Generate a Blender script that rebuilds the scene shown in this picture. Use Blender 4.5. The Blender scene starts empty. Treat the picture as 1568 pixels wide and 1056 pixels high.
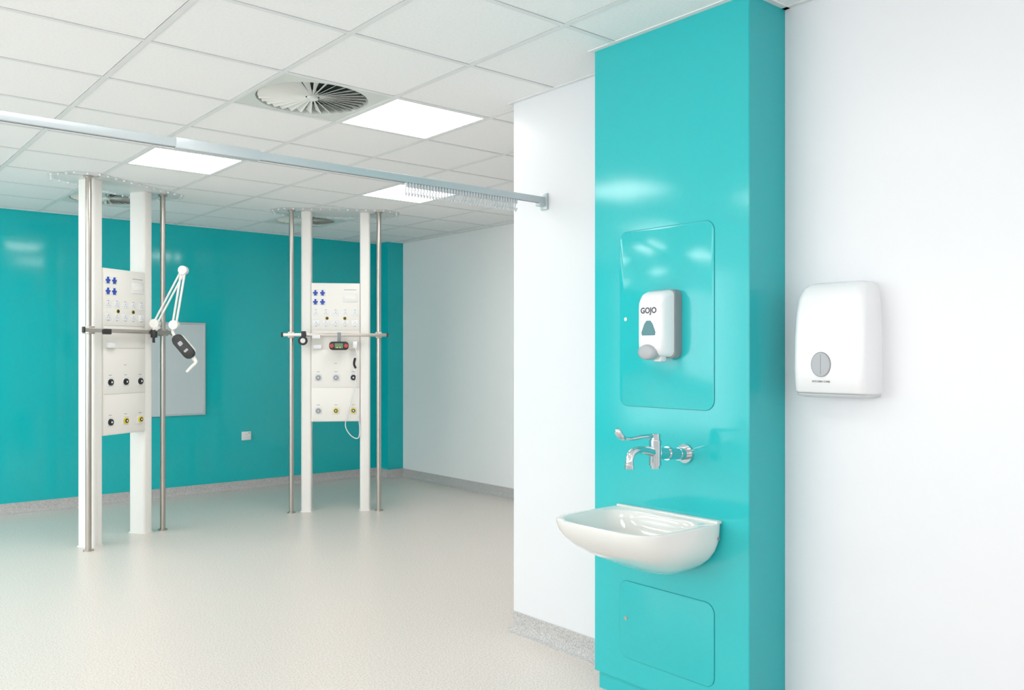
import bpy, bmesh, math
from math import sin, cos, pi, radians
from mathutils import Vector, Matrix
scene = bpy.context.scene
scene.view_settings.view_transform = 'Standard'
scene.view_settings.look = 'None'
scene.view_settings.exposure = 0.08

# ---------------------------------------------------------------- materials
def mat(name, col, rough=0.5, metal=0.0, emis=None, estr=0.0, noise=None, bump=None, spec=0.5, coat=0.0, trans=0.0, alpha=1.0):
    m = bpy.data.materials.new(name); m.use_nodes = True
    nt = m.node_tree; b = nt.nodes['Principled BSDF']
    b.inputs['Base Color'].default_value = (*col, 1)
    b.inputs['Roughness'].default_value = rough
    b.inputs['Metallic'].default_value = metal
    b.inputs['Specular IOR Level'].default_value = spec
    b.inputs['Coat Weight'].default_value = coat
    b.inputs['Coat Roughness'].default_value = 0.05
    b.inputs['Transmission Weight'].default_value = trans
    b.inputs['Alpha'].default_value = alpha
    if emis:
        b.inputs['Emission Color'].default_value = (*emis, 1)
        b.inputs['Emission Strength'].default_value = estr
    tc = nt.nodes.new('ShaderNodeTexCoord')
    if noise:
        scale, col2, lo, hi = noise
        n = nt.nodes.new('ShaderNodeTexNoise'); n.inputs['Scale'].default_value = scale
        n.inputs['Detail'].default_value = 3
        r = nt.nodes.new('ShaderNodeValToRGB')
        r.color_ramp.elements[0].position = lo; r.color_ramp.elements[0].color = (*col2, 1)
        r.color_ramp.elements[1].position = hi; r.color_ramp.elements[1].color = (*col, 1)
        nt.links.new(tc.outputs['Object'], n.inputs['Vector'])
        nt.links.new(n.outputs['Fac'], r.inputs['Fac'])
        nt.links.new(r.outputs['Color'], b.inputs['Base Color'])
    if bump:
        scale, st, dist = bump
        n2 = nt.nodes.new('ShaderNodeTexNoise'); n2.inputs['Scale'].default_value = scale
        n2.inputs['Detail'].default_value = 1
        bp = nt.nodes.new('ShaderNodeBump'); bp.inputs['Strength'].default_value = st
        bp.inputs['Distance'].default_value = dist
        nt.links.new(tc.outputs['Object'], n2.inputs['Vector'])
        nt.links.new(n2.outputs['Fac'], bp.inputs['Height'])
        nt.links.new(bp.outputs['Normal'], b.inputs['Normal'])
    return m

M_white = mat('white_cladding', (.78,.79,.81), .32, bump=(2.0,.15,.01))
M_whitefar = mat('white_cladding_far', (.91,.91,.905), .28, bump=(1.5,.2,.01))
M_teal = mat('teal_gloss_panel', (.003,.49,.52), .10, bump=(1.6,.3,.006))
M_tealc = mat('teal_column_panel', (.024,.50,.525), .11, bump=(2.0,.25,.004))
M_tealshade = mat('teal_column_shaded', (.014,.41,.44), .13)  # column teal made darker: shade of its side faces put into the colour
M_dark = mat('dark_gap', (.02,.03,.03), .8)
M_seam = mat('teal_seam', (.01,.30,.33), .4)
M_floor = mat('vinyl_floor', (.78,.715,.66), .34, noise=(120,(.61,.55,.50),.36,.56), bump=(60,.05,.002))
M_base = mat('cove_skirting_vinyl', (.60,.58,.565), .45, noise=(150,(.40,.385,.38),.38,.6))
M_tile = mat('ceiling_tile', (.93,.93,.93), .9, noise=(90,(.89,.89,.89),.3,.6))
M_tbar = mat('ceiling_grid_bar', (.80,.81,.81), .5)
M_void = mat('ceiling_void', (.20,.20,.20), .9)
M_light = mat('led_diffuser', (1,1,1), .5, emis=(1,.985,.96), estr=9.5)
M_frame = mat('white_metal_frame', (.85,.86,.86), .4)
M_vent = mat('diffuser_metal', (.70,.74,.70), .45)
M_ventb = mat('diffuser_blade', (.80,.82,.78), .4)
M_vvoid = mat('diffuser_void', (.02,.035,.03), .8)
M_alu = mat('aluminium_rail', (.54,.59,.61), .38, metal=.3)
M_glide = mat('glider_nylon', (.62,.64,.66), .4)
M_steel = mat('brushed_steel', (.50,.46,.42), .28, metal=1.0)
M_chrome = mat('chrome', (.66,.68,.70), .06, metal=1.0)
M_cer = mat('white_ceramic', (.76,.76,.73), .12, coat=.5)
M_plastic = mat('white_abs_plastic', (.84,.85,.86), .22)
M_post = mat('white_powder_coat', (.87,.86,.82), .32)
M_panel = mat('bedhead_panel', (.87,.85,.80), .35)
M_grey = mat('grey_plastic', (.26,.28,.29), .4)
M_lgrey = mat('light_grey_plastic', (.42,.44,.46), .4)
M_lens = mat('smoked_window', (.02,.17,.19), .15)
M_blue = mat('blue_socket', (.02,.07,.42), .35)
M_black = mat('black_plastic', (.02,.02,.02), .35)
M_yel = mat('yellow_ring', (.75,.62,.05), .4)
M_red = mat('red_button', (.5,.06,.04), .4)
M_green = mat('green_screen', (.10,.22,.12), .2)
M_wb = mat('whiteboard_surface', (.58,.66,.68), .22)
M_clear = mat('clear_acrylic', (.92,.95,.94), .3, alpha=.15)
M_text = mat('label_print', (.08,.08,.10), .5)

# ---------------------------------------------------------------- helpers
def empty(name, loc=(0,0,0), rz=0):
    e = bpy.data.objects.new(name, None); e.location = loc; e.rotation_euler = (0,0,rz)
    e.empty_display_size = .1
    scene.collection.objects.link(e); return e

def fin(name, bm, mats, parent=None, smooth=False, angle=35):
    bmesh.ops.recalc_face_normals(bm, faces=bm.faces[:])
    me = bpy.data.meshes.new(name); bm.to_mesh(me); bm.free()
    if not isinstance(mats, (list,tuple)): mats = [mats]
    for m in mats: me.materials.append(m)
    if smooth:
        for p in me.polygons: p.use_smooth = True
        try: me.set_sharp_from_angle(angle=radians(angle))
        except Exception: pass
    o = bpy.data.objects.new(name, me); scene.collection.objects.link(o)
    if parent: o.parent = parent
    return o

def add_box(bm, lo, hi, bev=0, seg=2, mi=0):
    r = bmesh.ops.create_cube(bm, size=1)
    vs = r['verts']
    c = [(lo[i]+hi[i])/2 for i in range(3)]; s = [hi[i]-lo[i] for i in range(3)]
    for v in vs: v.co = Vector((c[0]+v.co.x*s[0], c[1]+v.co.y*s[1], c[2]+v.co.z*s[2]))
    fs = set(f for v in vs for f in v.link_faces)
    for f in fs: f.material_index = mi
    if bev > 0:
        es = list(set(e for v in vs for e in v.link_edges))
        r = bmesh.ops.bevel(bm, geom=es, offset=bev, segments=seg, profile=.5, affect='EDGES')
        for f in r['faces']: f.material_index = mi

def box(name, lo, hi, m, parent=None, bev=0, seg=2):
    bm = bmesh.new(); add_box(bm, lo, hi, bev, seg)
    return fin(name, bm, m, parent, smooth=bev > 0)

def add_cyl(bm, p0, p1, r0, r1=None, seg=20, mi=0):
    if r1 is None: r1 = r0
    p0 = Vector(p0); p1 = Vector(p1); d = p1-p0
    q = Vector((0,0,1)).rotation_difference(d.normalized())
    M = Matrix.Translation((p0+p1)/2) @ q.to_matrix().to_4x4()
    r = bmesh.ops.create_cone(bm, cap_ends=True, segments=seg, radius1=r0, radius2=r1, depth=d.length, matrix=M)
    for f in set(f for v in r['verts'] for f in v.link_faces): f.material_index = mi

def cyl(name, p0, p1, r, m, parent=None, r1=None, seg=24):
    bm = bmesh.new(); add_cyl(bm, p0, p1, r, r1, seg); return fin(name, bm, m, parent, smooth=True)

def add_tube(bm, pts, rad, seg=12, mi=0, sub=6):
    P = [Vector(p) for p in pts]
    if sub > 1 and len(P) > 2:
        out = []
        for i in range(len(P)-1):
            a = P[max(i-1,0)]; b = P[i]; c = P[i+1]; d = P[min(i+2,len(P)-1)]
            for k in range(sub):
                t = k/sub
                out.append(.5*((2*b)+(c-a)*t+(2*a-5*b+4*c-d)*t*t+(3*b-a-3*c+d)*t**3))
        out.append(P[-1]); n0 = len(P); P = out
        if isinstance(rad,(list,tuple)):
            R = []
            for i in range(len(P)):
                x = i/sub; j = min(int(x), n0-2); f = x-j
                R.append(rad[j]*(1-f)+rad[j+1]*f)
            rad = R
    if not isinstance(rad,(list,tuple)): rad = [rad]*len(P)
    rings = []; prev = None
    for i,p in enumerate(P):
        t = (P[min(i+1,len(P)-1)]-P[max(i-1,0)]).normalized()
        if prev is None:
            up = Vector((0,0,1)) if abs(t.z) < .9 else Vector((1,0,0))
            n = t.cross(up).normalized()
        else:
            n = (prev - t*prev.dot(t)).normalized()
        prev = n; b = t.cross(n)
        rings.append([bm.verts.new(p+(n*cos(2*pi*k/seg)+b*sin(2*pi*k/seg))*rad[i]) for k in range(seg)])
    for a,b in zip(rings, rings[1:]):
        for k in range(seg):
            f = bm.faces.new((a[k],a[(k+1)%seg],b[(k+1)%seg],b[k])); f.material_index = mi
    for rg in (rings[0], rings[-1]):
        f = bm.faces.new(rg); f.material_index = mi

def tube(name, pts, rad, m, parent=None, seg=12, sub=6):
    bm = bmesh.new(); add_tube(bm, pts, rad, seg, 0, sub); return fin(name, bm, m, parent, smooth=True)

def rrect(w, h, r, n=6):
    pts = []
    for cx,cy,a0 in ((w/2-r,h/2-r,0),(-w/2+r,h/2-r,90),(-w/2+r,-h/2+r,180),(w/2-r,-h/2+r,270)):
        for k in range(n+1):
            a = radians(a0+90*k/n); pts.append((cx+r*cos(a), cy+r*sin(a)))
    return pts

def add_prism(bm, pts3, dvec, mi=0, bev=0):
    """extrude polygon (3D points) along dvec"""
    d = Vector(dvec)
    A = [bm.verts.new(Vector(p)) for p in pts3]; B = [bm.verts.new(Vector(p)+d) for p in pts3]
    fs = [bm.faces.new(A), bm.faces.new(B)]
    n = len(A)
    for i in range(n): fs.append(bm.faces.new((A[i],A[(i+1)%n],B[(i+1)%n],B[i])))
    for f in fs: f.material_index = mi
    if bev:
        es = list(set(list(fs[0].edges)+list(fs[1].edges)))
        r = bmesh.ops.bevel(bm, geom=es, offset=bev, segments=3, profile=.5, affect='EDGES')
        for f in r['faces']: f.material_index = mi

def loft(bm, rings, cap0=True, cap1=True, mi=0):
    R = [[bm.verts.new(p) for p in rg] for rg in rings]; n = len(R[0])
    for a,b in zip(R,R[1:]):
        for k in range(n):
            f = bm.faces.new((a[k],a[(k+1)%n],b[(k+1)%n],b[k])); f.material_index = mi
    if cap0: bm.faces.new(R[0]).material_index = mi
    if cap1: bm.faces.new(R[-1]).material_index = mi

# ---------------------------------------------------------------- room constants
H = 2.70
XL, XN, XF = -4.0, 2.85, 5.44      # left wall, near right wall, far right wall
YR, YC, YB = -3.0, 3.372, 8.67     # rear wall, corner of near wall, back wall
CX = 2.624; CY0, CY1 = 1.803, 2.571

box('floor', (XL-.12,YR-.12,-.1), (XF+.12,YB+.12,0), M_floor)
box('wall_back', (XL-.12,YB,0), (XF+.12,YB+.12,H+.08), M_teal)
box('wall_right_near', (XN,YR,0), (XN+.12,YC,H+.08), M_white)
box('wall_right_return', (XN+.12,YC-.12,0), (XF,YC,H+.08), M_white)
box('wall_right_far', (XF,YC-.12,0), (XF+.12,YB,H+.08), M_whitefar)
box('wall_corner_boxing', (5.236,8.42,0), (XF,YB,H), M_teal)

def window_wall(name, axis, pos, a0, a1, zs=.80, zh=2.45):
    bm = bmesh.new()
    def seg(u0,u1,z0,z1,mi=0,t0=0,t1=.12):
        if axis == 'x': add_box(bm, (pos-t1,u0,z0), (pos-t0,u1,z1), mi=mi)
        else: add_box(bm, (u0,pos-t1,z0), (u1,pos-t0,z1), mi=mi)
    seg(a0,a1,0,zs); seg(a0,a1,zh,H+.08)
    n = max(1, round((a1-a0)/2.4)); w = (a1-a0)/n
    for i in range(n+1):
        c = a0+i*w; seg(max(a0,c-.12), min(a1,c+.12), zs, zh)
    for i in range(n):
        u0 = a0+i*w+.12; u1 = a0+(i+1)*w-.12; um = (u0+u1)/2
        seg(u0,u1,zs,zs+.05,1,.03,.09); seg(u0,u1,zh-.05,zh,1,.03,.09)
        for c in (u0+.025,um,u1-.025): seg(c-.025,c+.025,zs+.05,zh-.05,1,.03,.09)
    fin(name, bm, [M_white, M_frame])
window_wall('wall_left', 'x', XL, 2.0, YB, .35, 2.60)
window_wall('wall_left_front', 'x', XL, YR, 2.0, 1.2, 2.30)
window_wall('wall_rear', 'y', YR, XL, XN, 1.2, 2.30)

# ---------------------------------------------------------------- skirting
def skirting(name, p0, p1, nrm, h=.10):
    """p0,p1 2D along the wall foot, nrm 2D pointing into the room"""
    prof = [(0,0),(.042,0),(.040,.004),(.028,.008),(.017,.017),(.009,.030),(.006,.045),(.005,h),(0,h)]
    bm = bmesh.new(); rings = []
    for p in (p0,p1):
        rings.append([Vector((p[0]+nrm[0]*a, p[1]+nrm[1]*a, z)) for a,z in prof])
    loft(bm, rings); fin(name, bm, M_base, smooth=True, angle=25)
skirting('baseboard_right_near', (XN,CY1), (XN,YC+.0), (-1,0))
skirting('baseboard_right_front', (XN,YR), (XN,CY0), (-1,0))
skirting('baseboard_right_return', (XN,YC), (XF,YC), (0,1))
skirting('baseboard_right_far', (XF,YC), (XF,8.42), (-1,0))
skirting('baseboard_back', (XL,YB), (5.236,YB), (0,-1))
skirting('baseboard_boxing_front', (5.236,8.42), (XF,8.42), (0,-1))
skirting('baseboard_boxing_side', (5.236,YB), (5.236,8.42), (-1,0))

# ---------------------------------------------------------------- ceiling
GX0, GY0, TX, TY = 2.33, 3.06, .60, .612
lights = [(0,1),(-1,4),(2,4),(-3,-2),(-3,-6),(-6,1),(-4,4),(-4,2),(-4,7),(-7,4),(-7,7),(-7,-3)]  # visible panels first, then unseen out-of-frame ones added to brighten the room
vents = [(-1,1),(-1,7),(2,7)]
bm = bmesh.new()
def quad(x0,x1,y0,y1,z,mi):
    if x1-x0 < .004 or y1-y0 < .004: return
    f = bm.faces.new([bm.verts.new(p) for p in ((x0,y0,z),(x0,y1,z),(x1,y1,z),(x1,y0,z))]); f.material_index = mi
regions = [(XL,XN,YR,YB),(XN,XF,YC,YB)]
for (rx0,rx1,ry0,ry1) in regions:
    for i in range(-12,8):
        for j in range(-12,12):
            if (i,j) in lights or (i,j) in vents: continue
            x0 = GX0+i*TX+.0145; x1 = x0+TX-.029; y0 = GY0+j*TY+.0145; y1 = y0+TY-.029
            quad(max(x0,rx0),min(x1,rx1),max(y0,ry0),min(y1,ry1),H,0)
    for i in range(-12,8):
        x = GX0+i*TX
        if x-.012 > rx0 and x+.012 < rx1: add_box(bm,(x-.0115,ry0,H-.003),(x+.0115,ry1,H+.03),mi=1)
    for j in range(-12,12):
        y = GY0+j*TY
        if y-.012 > ry0 and y+.012 < ry1: add_box(bm,(rx0,y-.0115,H-.0028),(rx1,y+.0115,H+.03),mi=1)
add_box(bm,(XL-.12,YR-.12,H+.08),(XF+.12,YB+.12,H+.14),mi=2)
me_c = fin('ceiling', bm, [M_tile,M_tbar,M_void])

# perimeter wall-angle trim
def trim(name, lo, hi): box(name, lo, hi, M_tbar)
t=.022
trim('trim_1',(XN-t,CY1,H-.004),(XN,YC+t,H+.001)); trim('trim_2',(XN-t,YR,H-.004),(XN,CY0,H+.001))
trim('trim_3',(XN,YC,H-.004),(XF,YC+t,H+.001)); trim('trim_4',(XF-t,YC+t,H-.004),(XF,8.42,H+.001))
trim('trim_5',(XL,YB-t,H-.004),(5.236,YB,H+.001)); trim('trim_6',(5.236-t,8.42-t,H-.004),(XF,8.42,H+.001))
trim('trim_7',(CX-t,CY0-t,H-.004),(CX,CY1+t,H+.001)); trim('trim_8',(CX,CY0-t,H-.004),(XN,CY0,H+.001))
trim('trim_9',(CX,CY1,H-.004),(XN-t,CY1+t,H+.001))

for (i,j) in lights:
    x0 = GX0+i*TX+.0125; x1 = GX0+(i+1)*TX-.0125; y0 = GY0+j*TY+.0125; y1 = GY0+(j+1)*TY-.0125
    e = empty('ceiling_light_panel', ((x0+x1)/2,(y0+y1)/2,H))
    a=(x1-x0)/2; b=(y1-y0)/2
    box('diffuser', (-a+.012,-b+.012,0),(a-.012,b-.012,.02), M_light, e)
    bm = bmesh.new()
    add_box(bm,(-a,-b,-.002),(a,-b+.012,.02)); add_box(bm,(-a,b-.012,-.002),(a,b,.02))
    add_box(bm,(-a,-b+.012,-.002),(-a+.012,b-.012,.02)); add_box(bm,(a-.012,-b+.012,-.002),(a,b-.012,.02))
    fin('frame', bm, M_frame, e)

for (i,j) in vents:
    xc = GX0+(i+.5)*TX; yc = GY0+(j+.5)*TY
    e = empty('swirl_air_diffuser', (xc,yc,H))
    N=96; R=.278; bm = bmesh.new(); A=[];B=[];C=[]
    for k in range(N):
        a = 2*pi*k/N+pi/4; c,s = cos(a),sin(a); q = max(abs(c),abs(s))
        A.append(bm.verts.new((c/q*.287,s/q*.293,0))); B.append(bm.verts.new((c*R,s*R,0))); C.append(bm.verts.new((c*R,s*R,.055)))
    for k in range(N):
        l=(k+1)%N
        bm.faces.new((A[k],A[l],B[l],B[k])); bm.faces.new((B[k],B[l],C[l],C[k]))
    f = bm.faces.new(C); f.material_index = 1
    me = bpy.data.meshes.new('face_plate'); bm.to_mesh(me); bm.free(); me.materials.append(M_vent); me.materials.append(M_vvoid)
    o = bpy.data.objects.new('face_plate', me); scene.collection.objects.link(o); o.parent = e
    bm = bmesh.new(); NB = 32
    for k in range(NB):
        a = 2*pi*k/NB; u = Vector((cos(a),sin(a),0)); w = Vector((-sin(a),cos(a),0))
        tilt = radians(34); d = w*cos(tilt)+Vector((0,0,1))*sin(tilt); nn = u.cross(d)
        pr = []
        for r_,hw in ((.035,.0035),(.268,.0185)):
            c0 = u*r_+Vector((0,0,.012))
            pr.append([c0-d*hw-nn*.0007, c0+d*hw-nn*.0007, c0+d*hw+nn*.0007, c0-d*hw+nn*.0007])
        loft(bm, pr)
    add_cyl(bm,(0,0,-.001),(0,0,.04),.028,.028,32)
    fin('blades', bm, M_ventb, e)

# ---------------------------------------------------------------- teal column
col = empty('teal_service_column', (CX,(CY0+CY1)/2,0))
hw = (CY1-CY0)/2; dp = XN-CX
bm = bmesh.new()
add_box(bm,(.015,-hw+.012,0),(dp,hw-.012,.075),mi=0)
add_box(bm,(0,-hw,.075),(dp,hw,H),mi=0)
bm.faces.ensure_lookup_table()
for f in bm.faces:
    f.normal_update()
    if abs(f.normal.y) > .9: f.material_index = 1  # side faces take the teal with shade painted in
fin('cladding', bm, [M_tealc, M_tealshade], col)
box('corner_bead', (-.0015,-hw-.0015,.075),(.004,-hw+.004,H-.004), M_tealshade, col)
def access(name, y0,y1,z0,z1, lock):
    yc=(y0+y1)/2-(CY0+CY1)/2; zc=(z0+z1)/2; w=y1-y0; h=z1-z0
    bm = bmesh.new()
    add_prism(bm,[(-.0008,yc+a,zc+b) for a,b in rrect(w+.005,h+.005,.043,8)],(.0008,0,0),mi=1)
    add_prism(bm,[(-.003,yc+a,zc+b) for a,b in rrect(w,h,.04,8)],(.002,0,0),mi=0,bev=.0008)
    ly,lz = lock; ly -= (CY0+CY1)/2
    add_cyl(bm,(-.005,ly,lz),(-.002,ly,lz),.008,mi=2,seg=20)
    fin(name,bm,[M_tealc,M_seam,M_steel],col,smooth=True,angle=20)
access('access_panel_upper',1.955,2.425,1.203,1.91,(2.392,1.555))
access('access_panel_lower',1.955,2.425,.175,.487,(2.392,.335))

# ---------------------------------------------------------------- wash basin
def sel(cx,a,b,nf,nb,z,N=112):
    out=[]
    for k in range(N):
        t=2*pi*k/N+.001; c,s=cos(t),sin(t); n = nb if c>0 else nf
        out.append(Vector((cx+a*math.copysign(abs(c)**(2/n),c), b*math.copysign(abs(s)**(2/n),s), z)))
    return out
bas = empty('wash_basin', (CX,2.17,.79))
bm = bmesh.new(); rings=[]
HB=.20
for d in (1,.985,.95,.88,.78,.65,.5,.35,.2,.08,.02):
    w=.257*(1-.62*d**3.2)*(1 if d<.99 else .85); p=.430*(1-.66*d**2.0)*(1 if d<.99 else .85)
    rings.append(sel(-p/2,p/2,w,4.2-1.6*d,16-10*d,-HB*d+ (0)))
rings.append(sel(-.215,.215,.257,4.2,16,.0)); rings.append(sel(-.2135,.2115,.2545,4.2,16,.004))
rings.append(sel(-.2135,.2055,.247,4.4,14,.004)); rings.append(sel(-.2295,.1775,.236,4.2,5,.001)); rings.append(sel(-.2295,.1725,.230,4,4.5,-.006))
for z,a,b,n in ((-.03,.158,.22,3.8),(-.07,.145,.20,3.4),(-.105,.12,.165,3),(-.13,.08,.11,2.4),(-.138,.03,.035,2)):
    rings.append(sel(-.218,a,b,n,n,z))
loft(bm,rings)
fin('bowl',bm,M_cer,bas,smooth=True,angle=50)
box('back_upstand',(-.03,-.25,.0),(0,.25,.012),M_cer,bas,bev=.004)
cyl('waste_plug',(-.218,0,-.139),(-.218,0,-.134),.022,M_chrome,bas)
cyl('fixing_screw',(-.03,-.2545,-.05),(-.03,-.258,-.05),.006,M_grey,bas)

# ---------------------------------------------------------------- tap
tap = empty('wall_mounted_lever_tap', (CX,2.085,1.034))
cyl('wall_flange',(-.012,0,0),(0,0,0),.036,M_chrome,tap,r1=.038,seg=40)
cyl('wall_collar',(-.05,0,.001),(-.012,0,0),.024,M_chrome,tap,seg=32)
bm=bmesh.new()
add_cyl(bm,(-.17,0,.014),(-.03,0,.0),.022,seg=32); add_cyl(bm,(-.115,0,.009),(-.10,0,.008),.0255,seg=32)
fin('body',bm,M_chrome,tap,smooth=True)
bm=bmesh.new()
add_cyl(bm,(-.18,0,-.030),(-.18,0,.062),.023,seg=32); add_cyl(bm,(-.18,0,.062),(-.18,0,.086),.0195,seg=32)
add_cyl(bm,(-.18,0,-.042),(-.18,0,-.030),.018,seg=32)
fin('mixing_valve',bm,M_chrome,tap,smooth=True)
tube('spout',[(-.19,0,.018),(-.235,0,.028),(-.275,0,.032),(-.308,0,.022),(-.320,0,-.002),(-.320,0,-.020)],[.017,.015,.0145,.0145,.0155,.0155],M_chrome,tap,seg=20)
cyl('spout_nozzle',(-.320,0,-.032),(-.320,0,-.018),.0175,M_chrome,tap)
bm=bmesh.new()
add_tube(bm,[(-.18,0,.078),(-.24,.004,.078),(-.30,.008,.074),(-.335,.010,.078)],[.010,.008,.0065,.007],seg=14)
add_tube(bm,[(-.335,.010,.078),(-.352,.010,.086),(-.368,.010,.102),(-.372,.010,.114)],[.009,.013,.013,.008],seg=14)
fin('elbow_lever',bm,M_chrome,tap,smooth=True)

# ---------------------------------------------------------------- soap dispenser
sd = empty('soap_dispenser', (CX-.003,2.175,1.39))
bm=bmesh.new()
add_prism(bm,[(-.040,a-.003,.138+b) for a,b in rrect(.136,.264,.022)],(.040,0,0),bev=.003)
fin('back_housing',bm,M_grey,sd,smooth=True)
bm=bmesh.new(); rings=[]
for x,w,z0,z1,r in ((-.040,.131,.012,.268,.024),(-.060,.129,.014,.266,.026),(-.087,.122,.018,.256,.028),(-.101,.114,.026,.240,.03),(-.109,.10,.04,.222,.03),(-.111,.08,.06,.20,.028)):
    rings.append([Vector((x,a,(z0+z1)/2+b)) for a,b in rrect(w,z1-z0,r,6)])
loft(bm,rings); fin('cover',bm,M_plastic,sd,smooth=True,angle=60)
bm=bmesh.new()
rings=[]
for x,s in ((-.09,1),(-.112,1.0),(-.122,.9),(-.127,.6)):
    rings.append([Vector((x,.006+cos(2*pi*k/40)*.042*s,.030+sin(2*pi*k/40)*.030*s)) for k in range(40)])
loft(bm,rings); fin('push_lever',bm,M_lgrey,sd,smooth=True,angle=60)
box('nozzle',(-.075,-.03,-.006),(-.04,.006,.016),M_plastic,sd,bev=.004)
tri=[(-.032,.094),(.032,.094),(.034,.106),(.020,.138),(.009,.150),(-.009,.150),(-.020,.138),(-.034,.106)]
bm=bmesh.new(); add_prism(bm,[(-.1125,a,b) for a,b in tri],(.003,0,0)); fin('level_window',bm,M_lens,sd)

def text(name, body, size, parent, loc, rot, m=M_text, off=0.0):
    cu = bpy.data.curves.new(name,'FONT'); cu.body=body; cu.size=size; cu.extrude=.0003; cu.offset=off
    cu.align_x='CENTER'; cu.align_y='CENTER'
    o = bpy.data.objects.new(name,cu); o.location=loc; o.rotation_euler=rot; o.parent=parent
    cu.materials.append(m); scene.collection.objects.link(o)
text('logo_print','GOJO',.030,sd,(-.1112,0,.188),(radians(90),0,radians(-90)),off=.0012)

# ---------------------------------------------------------------- towel dispenser
td = empty('paper_towel_dispenser', (XN,1.56,1.262))
bm=bmesh.new()
rings=[]
lv=[(.014,.118,.126,.022),(.022,.130,.130,.026),(.10,.136,.131,.026),(.20,.135,.130,.026),(.29,.129,.128,.027),(.345,.119,.124,.028),(.378,.105,.117,.03),(.393,.088,.108,.03),(.399,.070,.096,.03)]
for z,d,w,r in lv:
    pts=[(0,-w)]
    for cxx,cyy,a0 in ((-d+r,-w+r,270),(-d+r,w-r,180)):
        for k in range(9):
            a=radians(a0-90*k/8); pts.append((cxx+r*cos(a),cyy+r*sin(a)))
    pts.append((0,w))
    rings.append([Vector((x,y,z)) for x,y in pts])
loft(bm,rings); fin('cover',bm,M_plastic,td,smooth=True,angle=60)
bm=bmesh.new(); rings=[]
for z,d,w,r in ((0,.100,.110,.02),(.006,.122,.124,.022),(.014,.126,.127,.022)):
    pts=[(0,-w)]
    for cxx,cyy,a0 in ((-d+r,-w+r,270),(-d+r,w-r,180)):
        for k in range(9):
            a=radians(a0-90*k/8); pts.append((cxx+r*cos(a),cyy+r*sin(a)))
    pts.append((0,w)); rings.append([Vector((x,y,z)) for x,y in pts])
M_lip = mat('translucent_lip', (.62,.64,.65), .3)
loft(bm,rings); fin('base_lip',bm,M_lip,td,smooth=True,angle=60)
bm=bmesh.new()
add_prism(bm,[(-.138,.018+cos(2*pi*k/40)*.037,.115+sin(2*pi*k/40)*.043) for k in range(40)],(.005,0,0),mi=1)
add_prism(bm,[(-.1392,.018+cos(2*pi*k/40)*.034,.115+sin(2*pi*k/40)*.040) for k in range(40)],(.002,0,0),mi=0)
add_box(bm,(-.1398,.017,.08),(-.139,.019,.15),mi=1)
fin('sight_window',bm,[M_lgrey,M_grey],td)
text('logo_print','KITCHEN CARE',.0095,td,(-.1362,.018,.056),(radians(90),0,radians(-90)))

# ---------------------------------------------------------------- curtain rail
cr = empty('curtain_rail', (XN,3.133,2.166))
L = XN-XL
bm=bmesh.new()
add_box(bm,(-L,-.012,-.014),(-.006,.012,.017),bev=.003)
fin('track',bm,M_alu,cr,smooth=True)
box('track_groove',(-L+.01,-.004,-.0155),(-.02,.004,-.0135),M_grey,cr)
box('track_joiner',(-1.79,-.016,-.018),(-1.475,.016,.021),M_alu,cr,bev=.003)
box('wall_bracket',(-.012,-.024,-.045),(0,.024,.035),M_alu,cr,bev=.003)
box('bracket_lug',(-.05,-.016,-.03),(-.012,.016,-.012),M_alu,cr,bev=.002)
bm=bmesh.new()
x0=-.81; x1=-.19; n=40
for k in range(n):
    x=x0+(x1-x0)*k/(n-1)
    add_box(bm,(x-.0045,-.008,-.034),(x+.0045,.008,-.0138),bev=.001)
    add_tube(bm,[(x,0,-.032),(x+.002,.008,-.050),(x,.002,-.070),(x-.002,-.010,-.058)],.0032,seg=8,sub=3)
fin('curtain_gliders',bm,M_glide,cr,smooth=True)

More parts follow.
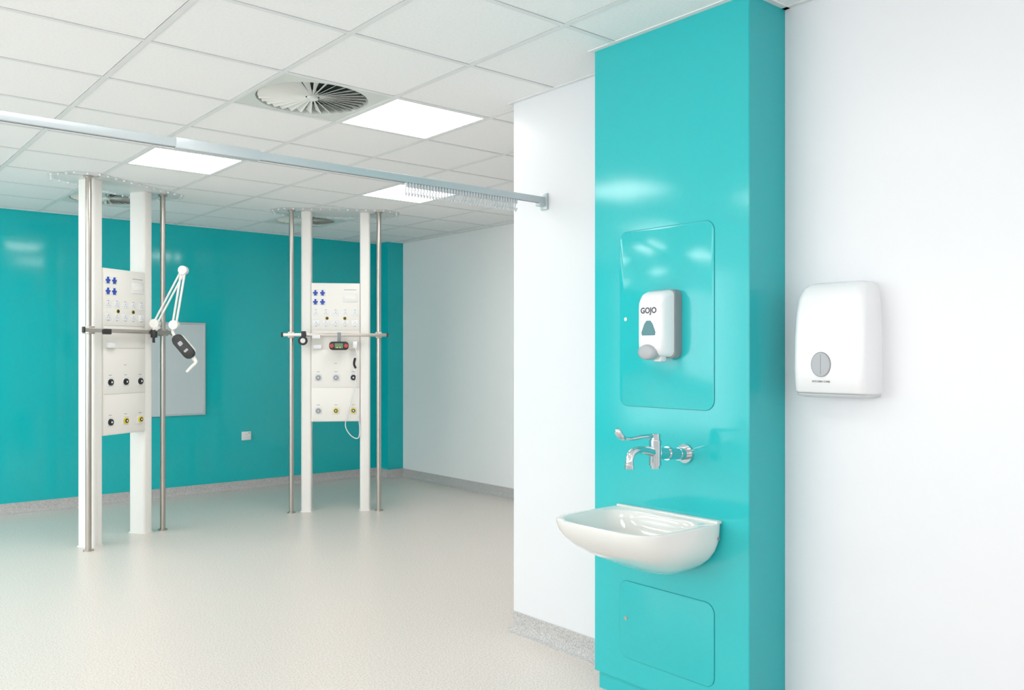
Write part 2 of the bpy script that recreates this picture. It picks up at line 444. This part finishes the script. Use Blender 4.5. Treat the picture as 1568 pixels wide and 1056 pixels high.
# ---------------------------------------------------------------- bedhead pendants
def socket(bm,x,z,w=.036,h=.036,y=-.0815,mi=1,mh=4):
    add_box(bm,(x-w/2,y-.003,z-h/2),(x+w/2,y+.002,z+h/2),bev=.002,mi=mi)
    for dx,dz,a,b in ((0,.008,.005,.010),(-.010,-.007,.008,.004),(.010,-.007,.008,.004)):
        add_box(bm,(x+dx-a/2,y-.0036,z+dz-b/2),(x+dx+a/2,y-.0028,z+dz+b/2),mi=mh)
def pendant(loc, rz, outlet_cols):
    e = empty('medical_service_pendant', (loc[0],loc[1],0), rz)
    for s,nm in ((-1,'left'),(1,'right')):
        bm=bmesh.new()
        add_prism(bm,[(s*.26+a,b,.0) for a,b in rrect(.09,.15,.018,5)],(0,0,H))
        add_box(bm,(s*.26-.006,-.0765,.02),(s*.26+.006,-.0745,.80),mi=0)
        add_prism(bm,[(s*.26+a,b,.0) for a,b in rrect(.105,.165,.02,5)],(0,0,.008))
        fin('post_'+nm,bm,[M_post,M_lgrey],e,smooth=True)
        bm=bmesh.new()
        add_cyl(bm,(s*.385,-.105,0),(s*.385,-.105,H-.004),.0205,seg=28)
        add_cyl(bm,(s*.385,-.105,0),(s*.385,-.105,.010),.036,seg=32)
        add_cyl(bm,(s*.385,-.105,H-.014),(s*.385,-.105,H-.004),.034,seg=32)
        fin('steel_pole_'+nm,bm,M_steel,e,smooth=True)
    bm=bmesh.new()
    add_box(bm,(-.215,-.078,.81),(.215,.03,2.055),bev=.003,mi=0)
    # raised fascia sections
    for z0,z1 in ((.815,1.112),(1.118,1.455),(1.46,1.625),(1.63,2.05)):
        add_box(bm,(-.212,-.0825,z0),(.212,-.077,z1),bev=.0015,mi=0)
    Y=-.0825
    for x in (-.178,-.115):
        for z in (1.966,1.885):
            add_box(bm,(x-.026,Y-.002,z-.030),(x+.026,Y+.001,z+.030),bev=.001,mi=1)
            add_box(bm,(x-.021,Y-.007,z-.007),(x+.021,Y-.001,z+.007),mi=2)
            add_box(bm,(x-.008,Y-.007,z+.007),(x+.008,Y-.001,z+.024),mi=2)
            add_box(bm,(x-.012,Y-.007,z-.024),(x+.012,Y-.001,z-.007),mi=2)
    add_box(bm,(.065,Y-.006,1.885),(.195,Y+.001,1.965),bev=.003,mi=1)
    add_box(bm,(.080,Y-.008,1.905),(.180,Y-.005,1.945),bev=.002,mi=0)
    add_box(bm,(.075,Y-.001,1.992),(.185,Y+.0002,1.998),mi=4)
    for k in range(5):
        x=-.172+k*.086
        socket(bm,x,1.785,.06,.05,mh=6); socket(bm,x,1.695,.06,.05,mh=6)
        add_box(bm,(x-.008,Y-.0015,1.812),(x+.008,Y+.0002,1.817),mi=4)
        add_box(bm,(x-.008,Y-.0015,1.664),(x+.008,Y+.0002,1.669),mi=4)
    for x in (-.075,.082):
        add_cyl(bm,(x,Y-.003,1.738),(x,Y+.001,1.738),.016,mi=5,seg=24)
        add_cyl(bm,(x,Y-.006,1.738),(x,Y-.002,1.738),.012,mi=3,seg=20)
    add_box(bm,(-.012,Y-.001,1.33),(.012,Y+.0002,1.335),mi=4)
    add_box(bm,(-.195,Y-.032,1.462),(-.12,Y+.001,1.50),bev=.006,mi=1)
    idx=0
    for z in (1.205,.907):
        for x in (-.152,.003,.158):
            add_box(bm,(x-.032,Y-.003,z-.032),(x+.032,Y+.001,z+.032),bev=.004,mi=1)
            c=outlet_cols[idx]; idx+=1
            add_cyl(bm,(x,Y-.012,z),(x,Y-.001,z),.024,.026,mi=c,seg=28)
            add_cyl(bm,(x,Y-.016,z),(x,Y-.010,z),.015,mi=(6 if c==4 else 3),seg=24)
            add_cyl(bm,(x,Y-.018,z),(x,Y-.014,z),.007,mi=1,seg=16)
            add_box(bm,(x-.014,Y-.0015,z+.05),(x+.014,Y+.0002,z+.055),mi=4)
    fin('service_panel',bm,[M_panel,M_plastic,M_blue,M_black,M_lgrey,M_yel,M_grey],e,smooth=True,angle=30)
    bm=bmesh.new()
    add_box(bm,(-.455,-.143,1.573),(.455,-.131,1.603),bev=.002,mi=0)
    for x in (-.385,.385):
        add_box(bm,(x-.028,-.137,1.560),(x+.028,-.077,1.616),bev=.004,mi=2)
    for x in (-.462,.462):
        add_box(bm,(x-.008,-.147,1.567),(x+.008,-.127,1.609),bev=.002,mi=1)
    fin('equipment_rail',bm,[M_steel,M_black,M_steel],e,smooth=True)
    # ceiling plate + studs
    bm=bmesh.new()
    w,h,c=1.14,.46,.12; y0=-.03
    poly=[(-w/2+c,-h/2),(w/2-c,-h/2),(w/2,-h/2+c),(w/2,h/2-c),(w/2-c,h/2),(-w/2+c,h/2),(-w/2,h/2-c),(-w/2,-h/2+c)]
    add_prism(bm,[(a,b+y0,H-.007) for a,b in poly],(0,0,.0035))
    for i in range(8):
        a=Vector(poly[i]); b=Vector(poly[(i+1)%8]); n=max(1,round((b-a).length/.085))
        for k in range(n):
            p=(a+(b-a)*k/n)*.955
            add_cyl(bm,(p.x,p.y+y0,H-.020),(p.x,p.y+y0,H-.007),.008,mi=1,seg=12)
    fin('ceiling_plate',bm,[M_clear,M_plastic],e)
    return e
A1=radians(32); A2=radians(-32)
P1=(1.928,6.999); P2=(3.818,7.022)
e1=pendant(P1,A1,[3,3,3,3,5,5]); e2=pendant(P2,A2,[4,4,3,4,5,5])

box('rail_clamp',(-.285,-.165,1.560),(-.225,-.131,1.60),M_black,e1,bev=.004)

# P2 accessories
mo=empty('patient_handset_unit',(P2[0],P2[1],0),A2)
bm=bmesh.new()
add_prism(bm,[(.035+a,-.16,1.49+b) for a,b in rrect(.17,.075,.03)],(0,-.03,0),mi=0,bev=.004)
add_box(bm,(.0,-.1925,1.468),(.07,-.189,1.512),mi=1)
for x,m_ in ((-.028,2),(.098,2)): add_cyl(bm,(x,-.196,1.49),(x,-.188,1.49),.018,mi=m_)
for x in (.02,.045): add_cyl(bm,(x,-.196,1.475),(x,-.1885,1.475),.006,mi=3,seg=12)
fin('handset_body',bm,[M_black,M_green,M_red,M_yel],mo,smooth=True)
box('handset_hanger',(.02,-.161,1.50),(.05,-.141,1.61),M_grey,mo,bev=.003)
sl=empty('spot_lamp',(P2[0],P2[1],0),A2)
cyl('lamp_housing',(-.275,-.215,1.535),(-.275,-.150,1.545),.042,M_black,sl,r1=.03)
cyl('lamp_lens',(-.275,-.219,1.5345),(-.275,-.214,1.535),.022,M_plastic,sl)
box('lamp_clamp',(-.295,-.160,1.555),(-.255,-.143,1.62),M_black,sl,bev=.003)
box('rail_bracket',(-.20,-.165,1.555),(-.13,-.144,1.585),M_plastic,sl,bev=.003)
ca=empty('suction_hose',(P2[0],P2[1],0),A2)
tube('hose_lead',[(.175,-.15,1.50),(.19,-.14,1.40),(.17,-.12,1.31),(.185,-.12,1.22),(.165,-.12,1.10),(.14,-.12,1.0),(.10,-.11,.86),(.09,-.10,.76),(.14,-.10,.68),(.20,-.10,.66),(.215,-.09,.74),(.20,-.09,.86)],.0042,M_plastic,ca,seg=8)
tube('hose_handle',[(.175,-.15,1.38),(.165,-.13,1.33),(.18,-.12,1.29)],.010,M_black,ca,seg=10)
box('hose_connector',(.155,-.15,1.47),(.195,-.10,1.53),M_plastic,ca,bev=.005)

# examination lamp on P1 rail
la=empty('examination_lamp',(2.265,7.055,1.575),radians(-40))
bm=bmesh.new()
add_box(bm,(-.03,-.10,-.03),(.01,-.055,.035),bev=.006,mi=1)
add_cyl(bm,(-.012,-.08,-.07),(-.012,-.08,.10),.010,mi=1)
add_cyl(bm,(-.012,-.08,.03),(.03,-.08,.06),.02,mi=0)
fin('clamp',bm,[M_post,M_black],la,smooth=True)
bm=bmesh.new()
def bar(a,b,off,r=.008): add_tube(bm,[(a[0]+off,-.08,a[1]),(b[0]+off,-.08,b[1])],r,seg=10,sub=1)
j0=(.0,.08); j1=(.222,.50); j2=(.150,.07)
bar(j0,j1,-.016); bar(j0,j1,.016); bar(j1,j2,-.014,.009); bar(j1,j2,.014,.009)
for j,r in ((j0,.036),(j1,.034),(j2,.036)): add_cyl(bm,(j[0],-.105,j[1]),(j[0],-.055,j[1]),r,seg=28)
add_tube(bm,[(.150,-.08,.06),(.138,-.08,.02),(.150,-.085,-.01),(.165,-.09,-.03)],.013,seg=12)
fin('spring_arm',bm,M_post,la,smooth=True)
bm=bmesh.new()
Mh=Matrix.Translation((.228,-.09,-.10)) @ Matrix.Rotation(radians(-50),4,'Y').inverted()
def hp(w,h,r,y0,y1,mi,bev=0,dx=0):
    pts=[]
    for a,b in rrect(w,h,r): pts.append(Mh@Vector((a+dx,y0,b)))
    add_prism(bm,pts,(0,y1-y0,0),mi=mi,bev=bev)
hp(.22,.090,.042,-.02,.02,1,.008); hp(.21,.100,.045,.005,.03,0,.006)
hp(.034,.034,.008,-.022,-.018,2,0,-.03); hp(.018,.036,.006,-.022,-.018,2,0,.04)
add_tube(bm,[Mh@Vector((.08,.02,.0)),Mh@Vector((.125,.02,-.005)),Vector((.318,-.075,-.225)),Vector((.285,-.08,-.262)),Vector((.25,-.085,-.30))],[.018,.016,.013,.013,.011],seg=12,mi=0)
fin('lamp_head',bm,[M_post,M_black,M_lgrey],la,smooth=True)

# ---------------------------------------------------------------- back wall things
wb=empty('whiteboard',(0,YB,0))
box('board_surface',(2.56,-.014,.815),(3.222,-.002,1.722),M_wb,wb)
bm=bmesh.new()
for lo,hi in (((2.55,-.022,.805),(3.232,0,.825)),((2.55,-.022,1.712),(3.232,0,1.732)),((2.55,-.022,.825),(2.57,0,1.712)),((3.212,-.022,.825),(3.232,0,1.712))):
    add_box(bm,lo,hi,bev=.003)
fin('board_frame',bm,M_alu,wb,smooth=True)
so=empty('wall_power_socket',(3.664,YB,.565))
bm=bmesh.new(); add_box(bm,(-.05,-.012,-.045),(.05,0,.045),bev=.003,mi=0)
for dx,dz,a,b in ((0,.012,.006,.014),(-.014,-.014,.010,.005),(.014,-.014,.010,.005)): add_box(bm,(dx-a/2,-.0125,dz-b/2),(dx+a/2,-.0115,dz+b/2),mi=1)
add_box(bm,(.024,-.015,.02),(.036,-.011,.036),bev=.001,mi=1)
fin('socket_plate',bm,[M_plastic,M_lgrey],so,smooth=True)

# ---------------------------------------------------------------- world + camera
w = bpy.data.worlds.new('World'); scene.world = w; w.use_nodes=True
w.node_tree.nodes['Background'].inputs[0].default_value=(.95,.975,1,1)
w.node_tree.nodes['Background'].inputs[1].default_value=4.15
cam = bpy.data.cameras.new('camera'); co = bpy.data.objects.new('camera',cam); scene.collection.objects.link(co)
co.location=(0,0,1.41); co.rotation_euler=(radians(90),0,radians(-40.08))
cam.sensor_width=36; cam.lens=36*1318/1568; cam.shift_y=15/1568
cam.clip_start=.05
scene.camera=co
